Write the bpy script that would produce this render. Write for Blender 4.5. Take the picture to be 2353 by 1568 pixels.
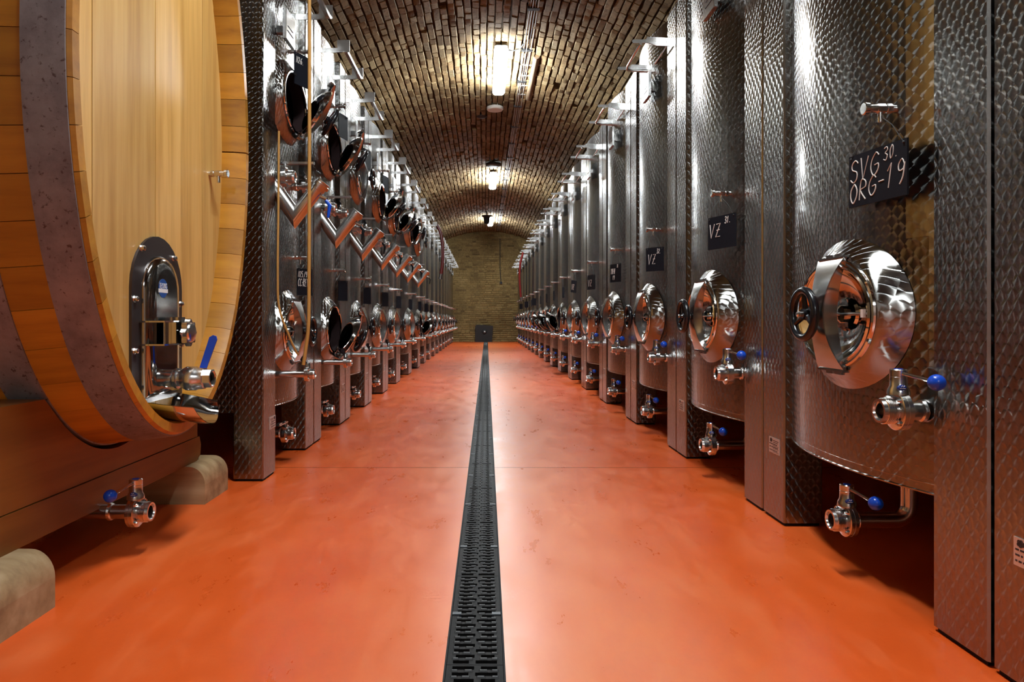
import bpy, math, random
from mathutils import Vector, Matrix
random.seed(7)
PI = math.pi
for o in list(bpy.data.objects):
    bpy.data.objects.remove(o)
scene = bpy.context.scene
COL = scene.collection

# ---------------------------------------------------------------- camera, world, exposure
F_PX, W_PX, H_PX = 1569.0, 2353.0, 1568.0
VPX, VPY, CAM_Z = 1112.5, 734.5, 0.88
cam_d = bpy.data.cameras.new('camera'); cam = bpy.data.objects.new('camera', cam_d); COL.objects.link(cam)
cam_d.sensor_width = 36.0; cam_d.sensor_fit = 'HORIZONTAL'; cam_d.lens = 36.0 * F_PX / W_PX
cam_d.shift_x = (W_PX / 2 - VPX) / W_PX
cam_d.shift_y = (VPY - H_PX / 2) / W_PX
cam_d.clip_start = 0.02; cam_d.clip_end = 200
cam.location = (0, 0, CAM_Z); cam.rotation_euler = (PI / 2, 0, 0)
scene.camera = cam
world = bpy.data.worlds.new('world'); scene.world = world; world.use_nodes = True
world.node_tree.nodes['Background'].inputs[0].default_value = (0, 0, 0, 1)
world.node_tree.nodes['Background'].inputs[1].default_value = 0.0
vs = scene.view_settings
vs.view_transform = 'Standard'; vs.look = 'None'; vs.gamma = 1.0; vs.use_curve_mapping = False
vs.exposure = 2.12
cy = scene.cycles
cy.max_bounces = 6; cy.diffuse_bounces = 3; cy.glossy_bounces = 3; cy.transmission_bounces = 0; cy.transparent_max_bounces = 0; cy.volume_bounces = 0
cy.use_adaptive_sampling = True; cy.adaptive_threshold = 0.05
LAMP_STRENGTH = 36.0
LAMP_COLOR = (0.88, 0.965, 1.0, 1)

# ---------------------------------------------------------------- mesh builder
class MB:
    def __init__(s):
        s.v = []; s.f = []; s.m = []
    def add(s, vs, fs, mat=0):
        b = len(s.v); s.v += [tuple(p) for p in vs]
        for f in fs:
            s.f.append(tuple(i + b for i in f)); s.m.append(mat)
    def box(s, x0, x1, y0, y1, z0, z1, mat=0, ch=0.0):
        if ch <= 0:
            vs = [(x0,y0,z0),(x1,y0,z0),(x1,y1,z0),(x0,y1,z0),(x0,y0,z1),(x1,y0,z1),(x1,y1,z1),(x0,y1,z1)]
            s.add(vs, [(0,3,2,1),(4,5,6,7),(0,1,5,4),(1,2,6,5),(2,3,7,6),(3,0,4,7)], mat)
        else:
            c = ch
            poly = [(x0+c,y0),(x1-c,y0),(x1,y0+c),(x1,y1-c),(x1-c,y1),(x0+c,y1),(x0,y1-c),(x0,y0+c)]
            s.prism_z(poly, z0, z1, mat)
    def prism_z(s, poly, z0, z1, mat=0):
        n = len(poly)
        vs = [(x,y,z0) for x,y in poly] + [(x,y,z1) for x,y in poly]
        fs = [tuple(range(n-1,-1,-1)), tuple(range(n,2*n))]
        fs += [(i,(i+1)%n,n+(i+1)%n,n+i) for i in range(n)]
        s.add(vs, fs, mat)
    def prism_x(s, poly, x0, x1, mat=0):          # poly in (y,z), ccw seen from +x
        n = len(poly)
        vs = [(x0,y,z) for y,z in poly] + [(x1,y,z) for y,z in poly]
        fs = [tuple(range(n-1,-1,-1)), tuple(range(n,2*n))]
        fs += [(i,(i+1)%n,n+(i+1)%n,n+i) for i in range(n)]
        s.add(vs, fs, mat)
    def prism_y(s, poly, y0, y1, mat=0):          # poly in (x,z)
        n = len(poly)
        vs = [(x,y0,z) for x,z in poly] + [(x,y1,z) for x,z in poly]
        fs = [tuple(range(n)), tuple(range(2*n-1,n-1,-1))]
        fs += [((i+1)%n,i,n+i,n+(i+1)%n) for i in range(n)]
        s.add(vs, fs, mat)
    def lathe(s, org, axis, prof, seg=20, mat=0, cap0=True, cap1=True, phase=0.0):
        a = Vector(axis).normalized(); o = Vector(org)
        u = a.orthogonal().normalized(); w = a.cross(u)
        vs = []; fs = []
        for t, r in prof:
            for k in range(seg):
                an = 2*PI*k/seg + phase
                vs.append(o + a*t + (u*math.cos(an) + w*math.sin(an))*r)
        n = len(prof)
        for i in range(n-1):
            for k in range(seg):
                fs.append((i*seg+k, i*seg+(k+1)%seg, (i+1)*seg+(k+1)%seg, (i+1)*seg+k))
        if cap0: fs.append(tuple(range(seg-1,-1,-1)))
        if cap1: fs.append(tuple((n-1)*seg+k for k in range(seg)))
        s.add(vs, fs, mat)
    def tube(s, pts, r, seg=8, mat=0, caps=True):
        P = [Vector(p) for p in pts]; n = len(P)
        rs = r if isinstance(r, (list, tuple)) else [r]*n
        T = []
        for i in range(n):
            d = P[min(i+1,n-1)] - P[max(i-1,0)]
            T.append(d.normalized())
        u = T[0].orthogonal().normalized(); vs = []; fs = []
        for i in range(n):
            u = (u - T[i]*u.dot(T[i]))
            u = u.normalized() if u.length > 1e-6 else T[i].orthogonal().normalized()
            w = T[i].cross(u)
            for k in range(seg):
                an = 2*PI*k/seg
                vs.append(P[i] + (u*math.cos(an) + w*math.sin(an))*rs[i])
        for i in range(n-1):
            for k in range(seg):
                fs.append((i*seg+k, i*seg+(k+1)%seg, (i+1)*seg+(k+1)%seg, (i+1)*seg+k))
        if caps:
            fs.append(tuple(range(seg-1,-1,-1))); fs.append(tuple((n-1)*seg+k for k in range(seg)))
        s.add(vs, fs, mat)
    def torus(s, org, axis, R, r, seg=32, tseg=10, mat=0, Rb=None, uref=None):
        a = Vector(axis).normalized(); o = Vector(org)
        u = Vector(uref) if uref else a.orthogonal().normalized(); w = a.cross(u)
        Rb = Rb or R; vs = []; fs = []
        for i in range(seg):
            an = 2*PI*i/seg
            c = u*math.cos(an)*R + w*math.sin(an)*Rb
            nrm = (u*math.cos(an)*Rb + w*math.sin(an)*R).normalized()
            for k in range(tseg):
                b = 2*PI*k/tseg
                vs.append(o + c + nrm*math.cos(b)*r + a*math.sin(b)*r)
        for i in range(seg):
            for k in range(tseg):
                fs.append((i*tseg+k, ((i+1)%seg)*tseg+k, ((i+1)%seg)*tseg+(k+1)%tseg, i*tseg+(k+1)%tseg))
        s.add(vs, fs, mat)
    def sphere(s, c, r, seg=16, rings=10, mat=0, sc=(1,1,1)):
        prof = [(-math.cos(PI*i/rings)*r, max(1e-5, math.sin(PI*i/rings)*r)) for i in range(rings+1)]
        b = len(s.v); s.lathe((0,0,0), (0,0,1), prof, seg, mat, False, False)
        for i in range(b, len(s.v)):
            p = s.v[i]; s.v[i] = (c[0]+p[0]*sc[0], c[1]+p[1]*sc[1], c[2]+p[2]*sc[2])
    def loft(s, rings, closed=True, mat=0):
        n = len(rings[0]); vs = [p for r in rings for p in r]; fs = []
        for i in range(len(rings)-1):
            for k in range(n if closed else n-1):
                fs.append((i*n+k, i*n+(k+1)%n, (i+1)*n+(k+1)%n, (i+1)*n+k))
        s.add(vs, fs, mat)
    def mesh(s, name, mats, flip=False, sharp=35, smooth=True):
        me = bpy.data.meshes.new(name)
        v = [(-x,y,z) for x,y,z in s.v] if flip else s.v
        f = [tuple(reversed(q)) for q in s.f] if flip else s.f
        me.from_pydata(v, [], f)
        for m in (mats if isinstance(mats, (list, tuple)) else [mats]): me.materials.append(m)
        if any(s.m): me.polygons.foreach_set('material_index', s.m)
        if smooth:
            me.polygons.foreach_set('use_smooth', [True]*len(f)); me.set_sharp_from_angle(angle=math.radians(sharp))
        me.update()
        return me

def link(name, me, parent=None, loc=(0,0,0), rot=None):
    o = bpy.data.objects.new(name, me); COL.objects.link(o); o.location = loc
    if rot: o.rotation_euler = rot
    if parent: o.parent = parent
    return o
def tag(o, label, cat, group=None, kind=None):
    o['label'] = label; o['category'] = cat
    if group: o['group'] = group
    if kind: o['kind'] = kind
    return o
def thing(name, label, cat, loc, group=None, rot=None):
    o = link(name, None, None, loc, rot); o.empty_display_size = 0.1
    return tag(o, label, cat, group)
def struct(name, me, parent=None):
    o = link(name, me, parent)
    if not parent: o['kind'] = 'structure'
    return o

# ---------------------------------------------------------------- materials
def mat(name, base=(.5,.5,.5), rough=.5, metal=0.0, spec=.5):
    m = bpy.data.materials.new(name); m.use_nodes = True
    b = m.node_tree.nodes['Principled BSDF']
    b.inputs['Base Color'].default_value = (*base, 1); b.inputs['Roughness'].default_value = rough
    b.inputs['Metallic'].default_value = metal; b.inputs['Specular IOR Level'].default_value = spec
    return m
class NT:
    def __init__(s, m): s.t = m.node_tree; s.n = s.t.nodes; s.b = s.n['Principled BSDF']
    def new(s, typ, **kw):
        n = s.n.new(typ)
        for k, v in kw.items(): setattr(n, k, v)
        return n
    def l(s, a, b): s.t.links.new(a, b)
    def math(s, op, a, b=None):
        n = s.new('ShaderNodeMath', operation=op)
        for i, x in enumerate((a, b)):
            if x is None: continue
            if isinstance(x, (int, float)): n.inputs[i].default_value = x
            else: s.l(x, n.inputs[i])
        return n.outputs[0]
    def coord(s, scale=(1,1,1), out='Object', rnd=0.0):
        tc = s.new('ShaderNodeTexCoord'); mp = s.new('ShaderNodeMapping'); mp.inputs['Scale'].default_value = scale
        s.l(tc.outputs[out], mp.inputs['Vector'])
        if rnd:
            oi = s.new('ShaderNodeObjectInfo'); s.l(s.math('MULTIPLY', oi.outputs['Random'], rnd), mp.inputs['Location'])
        return mp.outputs[0]
    def noise(s, vec, scale, detail=4, rough=.55):
        n = s.new('ShaderNodeTexNoise'); n.inputs['Scale'].default_value = scale
        n.inputs['Detail'].default_value = detail; n.inputs['Roughness'].default_value = rough
        s.l(vec, n.inputs['Vector']); return n.outputs['Fac']
    def ramp(s, fac, stops):
        r = s.new('ShaderNodeValToRGB'); e = r.color_ramp.elements
        while len(e) < len(stops): e.new(0.5)
        for i, (p, c) in enumerate(stops):
            e[i].position = p; e[i].color = (*c, 1) if len(c) == 3 else c
        s.l(fac, r.inputs[0]); return r.outputs[0]
    def mix(s, fac, a, b, typ='MIX'):
        n = s.new('ShaderNodeMix', data_type='RGBA', blend_type=typ)
        for i, x in ((0, fac), (6, a), (7, b)):
            if isinstance(x, (int, float)): n.inputs[i].default_value = x
            elif isinstance(x, tuple): n.inputs[i].default_value = (*x, 1)
            else: s.l(x, n.inputs[i])
        return n.outputs[2]
    def bump(s, h, strength=.3, dist=.01):
        b = s.new('ShaderNodeBump'); b.inputs['Strength'].default_value = strength; b.inputs['Distance'].default_value = dist
        s.l(h, b.inputs['Height']); s.l(b.outputs[0], s.b.inputs['Normal'])

def marbled(name, base=(.315,.309,.295), rough=.225, aniso=1.0, s=.036):
    m = mat(name, base, rough, 1.0); t = NT(m)
    tc = t.new('ShaderNodeTexCoord'); sp = t.new('ShaderNodeSeparateXYZ'); t.l(tc.outputs['Object'], sp.inputs[0])
    U = t.math('DIVIDE', t.math('ADD', sp.outputs[0], sp.outputs[1]), s)
    V = t.math('DIVIDE', sp.outputs[2], s*1.5)
    cb = t.new('ShaderNodeCombineXYZ'); t.l(t.math('ADD', U, V), cb.inputs[0]); t.l(t.math('SUBTRACT', U, V), cb.inputs[1])
    vo = t.new('ShaderNodeTexVoronoi', voronoi_dimensions='2D', feature='F1')
    vo.inputs['Scale'].default_value = 1; vo.inputs['Randomness'].default_value = .12
    t.l(cb.outputs[0], vo.inputs['Vector'])
    d = t.new('ShaderNodeVectorMath', operation='SUBTRACT'); t.l(cb.outputs[0], d.inputs[0]); t.l(vo.outputs['Position'], d.inputs[1])
    ds = t.new('ShaderNodeSeparateXYZ'); t.l(d.outputs[0], ds.inputs[0])
    dU = t.math('ADD', ds.outputs[0], ds.outputs[1])
    dV = t.math('SUBTRACT', t.math('MULTIPLY', t.math('SUBTRACT', ds.outputs[0], ds.outputs[1]), 1.5), .62)
    tv = t.new('ShaderNodeCombineXYZ'); t.l(dU, tv.inputs[0]); t.l(dU, tv.inputs[1]); t.l(dV, tv.inputs[2])
    nv = t.new('ShaderNodeVectorMath', operation='NORMALIZE'); t.l(tv.outputs[0], nv.inputs[0])
    t.l(nv.outputs[0], t.b.inputs['Tangent'])
    t.b.inputs['Anisotropic'].default_value = aniso
    n = t.noise(t.coord((1,1,1)), 9, 5, .65)
    t.l(t.ramp(n, [(.3,(rough*.9,)*3),(.75,(rough*1.15,)*3)]), t.b.inputs['Roughness'])
    t.bump(t.math('MULTIPLY', dV, s), .014, 1.0)
    cv = t.new('ShaderNodeTexNoise'); cv.inputs['Scale'].default_value = 2.2; cv.inputs['Detail'].default_value = 6
    t.l(tc.outputs['Object'], cv.inputs['Vector'])
    t.l(t.mix(cv.outputs['Fac'], tuple(c*.86 for c in base), tuple(c*1.08 for c in base)), t.b.inputs['Base Color'])
    return m
M = {}
M['marbled'] = marbled('marbled_steel')
M['brushed'] = mat('brushed_steel', (.62,.61,.60), .24, 1.0)
M['polished'] = mat('polished_steel', (.66,.65,.63), .07, 1.0)
M['clamp'] = mat('clamp_steel', (.42,.41,.40), .22, 1.0)
M['fitting'] = mat('fitting_steel', (.68,.66,.64), .20, 1.0)
M['dark_steel'] = mat('dark_door_steel', (.085,.070,.070), .42, .8)
M['dark_polish'] = mat('dark_polished_steel', (.34,.32,.31), .10, 1.0)
M['black'] = mat('black_plastic', (.008,.008,.010), .22)
M['blue'] = mat('blue_plastic', (.006,.07,.55), .25)
M['blue_dark'] = mat('blue_badge', (.006,.03,.22), .35)
M['white'] = mat('white_print', (.75,.75,.75), .5)
M['rubber'] = mat('rubber', (.007,.007,.008), .6, 0, .25)
M['chalkboard'] = mat('chalkboard', (.006,.007,.012), .6, 0, .25)
M['chalk'] = mat('chalk', (.72,.68,.64), .9)
M['string'] = mat('string', (.02,.02,.02), .6)
M['plate'] = mat('nameplate', (.70,.66,.63), .35, .7)
M['plate_ink'] = mat('nameplate_ink', (.03,.02,.02), .6)
M['red_hose'] = mat('red_hose', (.16,.012,.010), .35)
M['lamp_housing'] = mat('lamp_housing', (.45,.46,.47), .5)
M['sensor'] = mat('sensor_white', (.62,.60,.55), .5)
M['black_iron'] = mat('black_iron', (.015,.015,.016), .6)
M['cable'] = mat('cable', (.30,.28,.25), .5)
M['inner_shade'] = mat('painted_inner_shade', (.020,.010,.010), .8, 0, .1)  # near-black colour standing in for the shade inside the tanks
M['tape'] = mat('paper_tape', (.7,.66,.62), .7)

def em(name, col, st):
    m = bpy.data.materials.new(name); m.use_nodes = True; n = m.node_tree.nodes
    b = n['Principled BSDF']; b.inputs['Base Color'].default_value = (.8,.8,.8,1)
    b.inputs['Emission Color'].default_value = col; b.inputs['Emission Strength'].default_value = st
    return m
M['glow'] = em('lamp_glow_side', LAMP_COLOR, LAMP_STRENGTH*1.7)
M['glow_low'] = em('lamp_glow_bottom', LAMP_COLOR, LAMP_STRENGTH*.8)

def wood(name, c0, c1, c2, axis, rough=.5, fine=1.0, rnd=7.0, var=.25):
    m = mat(name, c1, rough); t = NT(m)
    sc = {'x': (1.2,26*fine,26*fine), 'y': (26*fine,1.2,26*fine), 'z': (26*fine,26*fine,1.2)}[axis]
    v = t.coord(sc, 'Object', rnd)
    n1 = t.noise(v, 1.0, 6, .6)
    sc2 = {'x': (.5,5,5), 'y': (5,.5,5), 'z': (5,5,.5)}[axis]
    n2 = t.noise(t.coord(sc2, 'Object', rnd*1.7), 1.0, 3, .5)
    c = t.ramp(n1, [(.28,c0),(.5,c1),(.74,c2)])
    c = t.mix(.45, c, t.ramp(n2, [(.3,c0),(.6,c1),(.8,c2)]))
    oi = t.new('ShaderNodeObjectInfo')
    k = t.ramp(oi.outputs['Random'], [(0,(1-var,)*3),(1,(1+var*.6,)*3)])
    c = t.mix(1.0, c, k, 'MULTIPLY')
    t.l(c, t.b.inputs['Base Color']); t.bump(n1, .12, .002)
    return m
M['head'] = wood('head_wood', (.42,.205,.042), (.68,.395,.115), (.82,.545,.205), 'z', .46, .8, var=.22)
M['stave'] = wood('stave_wood', (.26,.098,.007), (.47,.200,.014), (.60,.285,.024), 'x', .42, .9)
M['cradle'] = wood('cradle_wood', (.15,.046,.006), (.25,.085,.010), (.34,.125,.018), 'y', .45, .7)
M['block'] = wood('block_wood', (.13,.062,.024), (.40,.26,.125), (.62,.46,.27), 'x', .7, .55, var=.1)
def hoop_mat():
    m = mat('hoop_iron', (.17,.145,.155), .5, .35); t = NT(m)
    n = t.noise(t.coord((1,1,1)), 7, 8, .7); n2 = t.noise(t.coord((1,1,1)), 60, 4, .6)
    c = t.ramp(n, [(.3,(.16,.135,.138)),(.55,(.26,.235,.238)),(.8,(.34,.315,.318))])
    t.l(t.mix(t.ramp(n2,[(.60,(0,0,0)),(.68,(1,1,1))]), c, (.10,.060,.055)), t.b.inputs['Base Color'])
    t.l(t.ramp(n, [(.3,(.6,)*3),(.7,(.42,)*3)]), t.b.inputs['Roughness']); t.bump(n2, .12, .002)
    return m
M['hoop'] = hoop_mat()
def brick_mat(name, cols, obj_random):
    m = mat(name, cols[1], .85, 0, .25); t = NT(m)
    if obj_random:
        fac = t.new('ShaderNodeObjectInfo').outputs['Random']
    else:
        fac = t.new('ShaderNodeNewGeometry').outputs['Random Per Island']
    c = t.ramp(fac, [(i/(len(cols)-1), c) for i, c in enumerate(cols)])
    tc = t.new('ShaderNodeNewGeometry').outputs['Position']
    n = t.new('ShaderNodeTexNoise'); n.inputs['Scale'].default_value = 22; n.inputs['Detail'].default_value = 6; n.inputs['Roughness'].default_value = .7
    t.l(tc, n.inputs['Vector'])
    n2 = t.new('ShaderNodeTexNoise'); n2.inputs['Scale'].default_value = 1.1; n2.inputs['Detail'].default_value = 4
    t.l(tc, n2.inputs['Vector'])
    k = t.ramp(n.outputs['Fac'], [(.28,(.45,.42,.38)),(.5,(1,1,1)),(.8,(1.25,1.22,1.15))])
    c = t.mix(1.0, c, k, 'MULTIPLY')
    c = t.mix(1.0, c, t.ramp(n2.outputs['Fac'], [(.3,(.62,.60,.58)),(.6,(1.05,1.05,1.05))]), 'MULTIPLY')
    t.l(c, t.b.inputs['Base Color']); t.bump(n.outputs['Fac'], .55, .012)
    return m
BRICKS = [(.140,.084,.033),(.222,.143,.063),(.275,.197,.098),(.232,.147,.065),(.300,.222,.116),(.190,.115,.049),(.268,.202,.117)]
M['brick'] = brick_mat('vault_brick', BRICKS, True)
M['brick_mass'] = brick_mat('vault_brick_mass', BRICKS, False)
M['wall_brick'] = brick_mat('end_wall_brick', [(.21,.145,.055),(.28,.20,.078),(.245,.17,.063),(.31,.225,.092),(.14,.094,.036)], False)
def mortar(name, c):
    m = mat(name, c, .95, 0, .1); t = NT(m)
    n = t.noise(t.coord(), 14, 6, .7)
    t.l(t.ramp(n, [(.3,tuple(x*.6 for x in c)),(.7,tuple(x*1.3 for x in c))]), t.b.inputs['Base Color']); t.bump(n, .6, .02)
    return m
M['mortar'] = mortar('vault_mortar', (.060,.040,.020))
M['wall_mortar'] = mortar('end_wall_mortar', (.19,.135,.058))
M['front_plaster'] = mortar('front_wall_plaster', (.52,.43,.37))
M['plaster'] = mortar('side_wall_plaster', (.22,.16,.09))
def floor_mat():
    m = mat('red_floor', (.45,.10,.035), .42, 0, .5); t = NT(m)
    v = t.coord()
    a = t.noise(v, .9, 6, .6); b = t.noise(t.coord((1,.35,1)), 7, 7, .7); c3 = t.noise(v, 60, 3, .6)
    c = t.ramp(a, [(.30,(.60,.066,.006)),(.5,(.76,.102,.012)),(.68,(.82,.155,.030))])
    c = t.mix(.40, c, t.ramp(b, [(.15,(.56,.056,.006)),(.5,(.76,.104,.013)),(.75,(.86,.22,.066))]))
    c = t.mix(.05, c, t.ramp(c3, [(.2,(.40,.06,.012)),(.8,(.8,.24,.10))]))
    # paler middle of the aisle: traffic wear plus floor sheen painted into the colour
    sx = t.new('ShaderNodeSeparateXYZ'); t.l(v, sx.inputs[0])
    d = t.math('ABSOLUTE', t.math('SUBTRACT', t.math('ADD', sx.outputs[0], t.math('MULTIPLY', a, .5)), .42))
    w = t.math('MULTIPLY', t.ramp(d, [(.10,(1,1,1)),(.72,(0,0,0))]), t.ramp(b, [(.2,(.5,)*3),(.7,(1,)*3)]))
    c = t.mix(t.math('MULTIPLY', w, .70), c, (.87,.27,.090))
    t.l(c, t.b.inputs['Base Color'])
    t.l(t.ramp(b, [(.3,(.24,)*3),(.7,(.42,)*3)]), t.b.inputs['Roughness'])
    t.bump(a, .04, .01)
    return m
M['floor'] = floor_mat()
def iron_mat():
    m = mat('cast_iron', (.010,.009,.009), .6, 0, .25); t = NT(m)
    n = t.noise(t.coord(), 40, 5, .7)
    t.l(t.ramp(n, [(.3,(.006,.005,.005)),(.7,(.014,.012,.012))]), t.b.inputs['Base Color']); t.bump(n, .2, .002)
    return m
M['iron'] = iron_mat()
def rope_mat():
    m = mat('yellow_braid', (.50,.25,.05), .6); t = NT(m)
    w = t.new('ShaderNodeTexWave', wave_type='BANDS', bands_direction='DIAGONAL'); w.inputs['Scale'].default_value = 90
    t.l(t.coord(), w.inputs['Vector'])
    t.l(t.mix(w.outputs['Fac'], (.38,.17,.03), (.58,.31,.075)), t.b.inputs['Base Color'])
    return m
M['rope'] = rope_mat()

# ---------------------------------------------------------------- setting
X_R, X_L = 1.2725, 1.198
Y_END, Y_BACK = 26.8, -7.5
VR, VXC, CROWN = 4.0, 0.12, 4.365
VZC = CROWN - VR
WALL_R, WALL_L = 2.95, -2.75
def vault_z(x): return VZC + math.sqrt(max(0, VR*VR - (x-VXC)**2))
def drain_x(y): return -0.030 + 0.0036*y
DW = 0.0775
m = MB()
J = 0.003
for (ya, yb) in ((Y_BACK, 4.055-J), (4.055+J, Y_END)):
    m.add([(WALL_L,ya,0),(drain_x(ya)-DW,ya,0),(drain_x(yb)-DW,yb,0),(WALL_L,yb,0)], [(0,1,2,3)])
    m.add([(drain_x(ya)+DW,ya,0),(WALL_R,ya,0),(WALL_R,yb,0),(drain_x(yb)+DW,yb,0)], [(0,1,2,3)])
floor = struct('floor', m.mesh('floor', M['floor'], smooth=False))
m = MB(); m.box(WALL_L, WALL_R, Y_BACK, Y_END, -.20, -.12); 
for sgn in (-1, 1):
    ya, yb = Y_BACK, Y_END
    xa, xb = drain_x(ya)+sgn*DW, drain_x(yb)+sgn*DW
    m.add([(xa,ya,0),(xb,yb,0),(xb,yb,-.13),(xa,ya,-.13)], [(0,1,2,3)])
m.box(WALL_L, WALL_R, 4.055-.02, 4.055+.02, -.12, -.006)
link('underfloor', m.mesh('underfloor', M['rubber'], smooth=False), floor)
m = MB(); m.box(WALL_R, WALL_R+.2, Y_BACK, Y_END, 0, vault_z(WALL_R)+.02); struct('wall_right', m.mesh('wall_right', M['plaster']))
m = MB(); m.box(WALL_L-.2, WALL_L, Y_BACK, Y_END, 0, vault_z(WALL_L)+.02); struct('wall_left', m.mesh('wall_left', M['plaster']))
m = MB(); m.box(WALL_L-.2, WALL_R+.2, Y_BACK-.2, Y_BACK, -.2, 4.6); struct('wall_front', m.mesh('wall_front', M['front_plaster']))

# vault: mortar shell + bricks
A0 = math.asin((WALL_L-VXC)/VR); A1 = math.asin((WALL_R-VXC)/VR)
m = MB(); NA = 48
pr = [(VXC+VR*math.sin(A0+(A1-A0)*i/NA), VZC+VR*math.cos(A0+(A1-A0)*i/NA)) for i in range(NA+1)]
po = [(VXC+(VR+.25)*math.sin(A0+(A1-A0)*i/NA), VZC+(VR+.25)*math.cos(A0+(A1-A0)*i/NA)) for i in range(NA+1)]
for P, fl in ((pr, 0), (po, 1)):
    vsx = [(x,Y_BACK-.2,z) for x,z in P] + [(x,Y_END+.2,z) for x,z in P]; n = NA+1
    m.add(vsx, [(i,i+1,n+i+1,n+i) if fl else (i+1,i,n+i,n+i+1) for i in range(NA)])
ceiling = struct('ceiling', m.mesh('ceiling', M['mortar']))
def brick_box(L, Wd, H, jit, rnd):
    # sits with its visible face pointing to -z (down); top hidden in the mortar
    c = .006
    b = MB(); j = lambda s=1: rnd.uniform(-jit, jit)*s
    base = [(-Wd/2,-L/2),(Wd/2,-L/2),(Wd/2,L/2),(-Wd/2,L/2)]
    v = [(x,y,.03) for x,y in base]
    v += [(x+j(),y+j(),-H+c+j(.6)) for x,y in base]
    v += [(x*(1-2*c/Wd)+j(),y*(1-2*c/L)+j(),-H+j(1.2)) for x,y in base]
    f = [(i,4+i,4+(i+1)%4,(i+1)%4) for i in range(4)]+[(4+i,8+i,8+(i+1)%4,4+(i+1)%4) for i in range(4)]+[(8,11,10,9)]
    return v, f
rb = random.Random(3)
PITCH = 0.089; Wb = .072
variants = {}
for kind, L in (('stretcher',.272),('header',.134)):
    variants[kind] = []
    for q in range(6):
        v, f = brick_box(L, Wb, .042, .005, rb); b = MB(); b.add(v, f)
        variants[kind].append((v, f, b.mesh('brick', M['brick'], sharp=25)))
cand = []; mass = MB()
nc = int((A1-A0)*VR/PITCH)
for c in range(nc):
    ang = A0 + (c+.5)*PITCH/VR
    y = 3.4 + rb.uniform(0,.3)
    while y < Y_END-.1:
        kind = rb.choices(('stretcher','header'), (.45,.55))[0]
        L = .272 if kind == 'stretcher' else .134
        gap = rb.uniform(.006,.012)
        if y+L > Y_END: break
        q = rb.randrange(6)
        dep = rb.uniform(-.006,.006)
        r = rb.random()
        if r < .012: dep = .022
        elif r < .018: y += L+gap; continue
        a2 = ang + rb.uniform(-.0014,.0014)
        x = VXC + (VR+dep)*math.sin(a2); z = VZC + (VR+dep)*math.cos(a2)
        # visible from the camera above the tank tops and inside the frame?
        yc = y+L/2; px = VPX+F_PX*x/yc; py = VPY-F_PX*(z-CAM_Z)/yc
        side_lim = (X_R if x > 0 else X_L)
        vis = py > -5 and (z-CAM_Z)/max(abs(x),.01) > (2.98-CAM_Z)/side_lim
        cand.append((vis, yc, x, z, a2, kind, q, rb.uniform(-.012,.012)))
        y += L+gap
order = sorted((i for i, k in enumerate(cand) if k[0]), key=lambda i: cand[i][1]*(1 if cand[i][5]=='stretcher' else 1.12))
solo = set(order[:300])
for i, (vis, yc, x, z, a2, kind, q, tw) in enumerate(cand):
    v, f, me = variants[kind][q]
    if i in solo:
        o = link('brick', me, ceiling, (x,yc,z), (0,a2,tw))
    else:
        R = Matrix.Rotation(a2,4,'Y') @ Matrix.Rotation(tw,4,'Z')
        mass.add([(R @ Vector(p)) + Vector((x,yc,z)) for p in v], f)
o = link('brickwork', mass.mesh('brickwork', M['brick_mass'], sharp=25), ceiling); o['kind'] = 'stuff'

# end wall
m = MB(); m.box(WALL_L, WALL_R, Y_END, Y_END+.2, -.1, 4.5); wall_back = struct('wall_back', m.mesh('wall_back', M['wall_mortar']))
mass = MB(); z = 0.0; row = 0
while z < 4.35:
    x = -1.75 + rb.uniform(-.2,0)
    while x < 2.1:
        L = rb.choice((.155,.155,.29,.29)) + rb.uniform(-.015,.015)
        if abs(x-VXC) < VR and z+.07 < vault_z(x+L/2)+.05:
            H = rb.uniform(.004,.014) + (.014 if (z < 1.6 and x > .45) or z < .35 else 0) + (.012 if -.15 < x < .35 and z > .3 else 0)
            jj = lambda s=.004: rb.uniform(-s, s)
            wv = .005 + (.008 if H > .02 else 0)
            P = [(x,z),(x+L-.012,z),(x+L-.012,z+.070),(x,z+.070)]
            cx, cz = x+L/2, z+.035
            v = [(a+jj(),Y_END+.01,b+jj()) for a,b in P]+[(a+jj(),Y_END-H*.6,b+jj()) for a,b in P]
            v += [(cx+(a-cx)*(1-wv/L*3)+jj(),Y_END-H+jj(.003),cz+(b-cz)*(1-wv/.07*2)+jj()) for a,b in P]
            f = [(i,(i+1)%4,4+(i+1)%4,4+i) for i in range(4)]+[(4+i,4+(i+1)%4,8+(i+1)%4,8+i) for i in range(4)]+[(8,9,10,11)]
            mass.add(v, f)
        x += L
    z += .083; row += 1
o = link('wall_brickwork', mass.mesh('wall_brickwork', M['wall_brick'], sharp=25), wall_back); o['kind'] = 'stuff'

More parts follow.
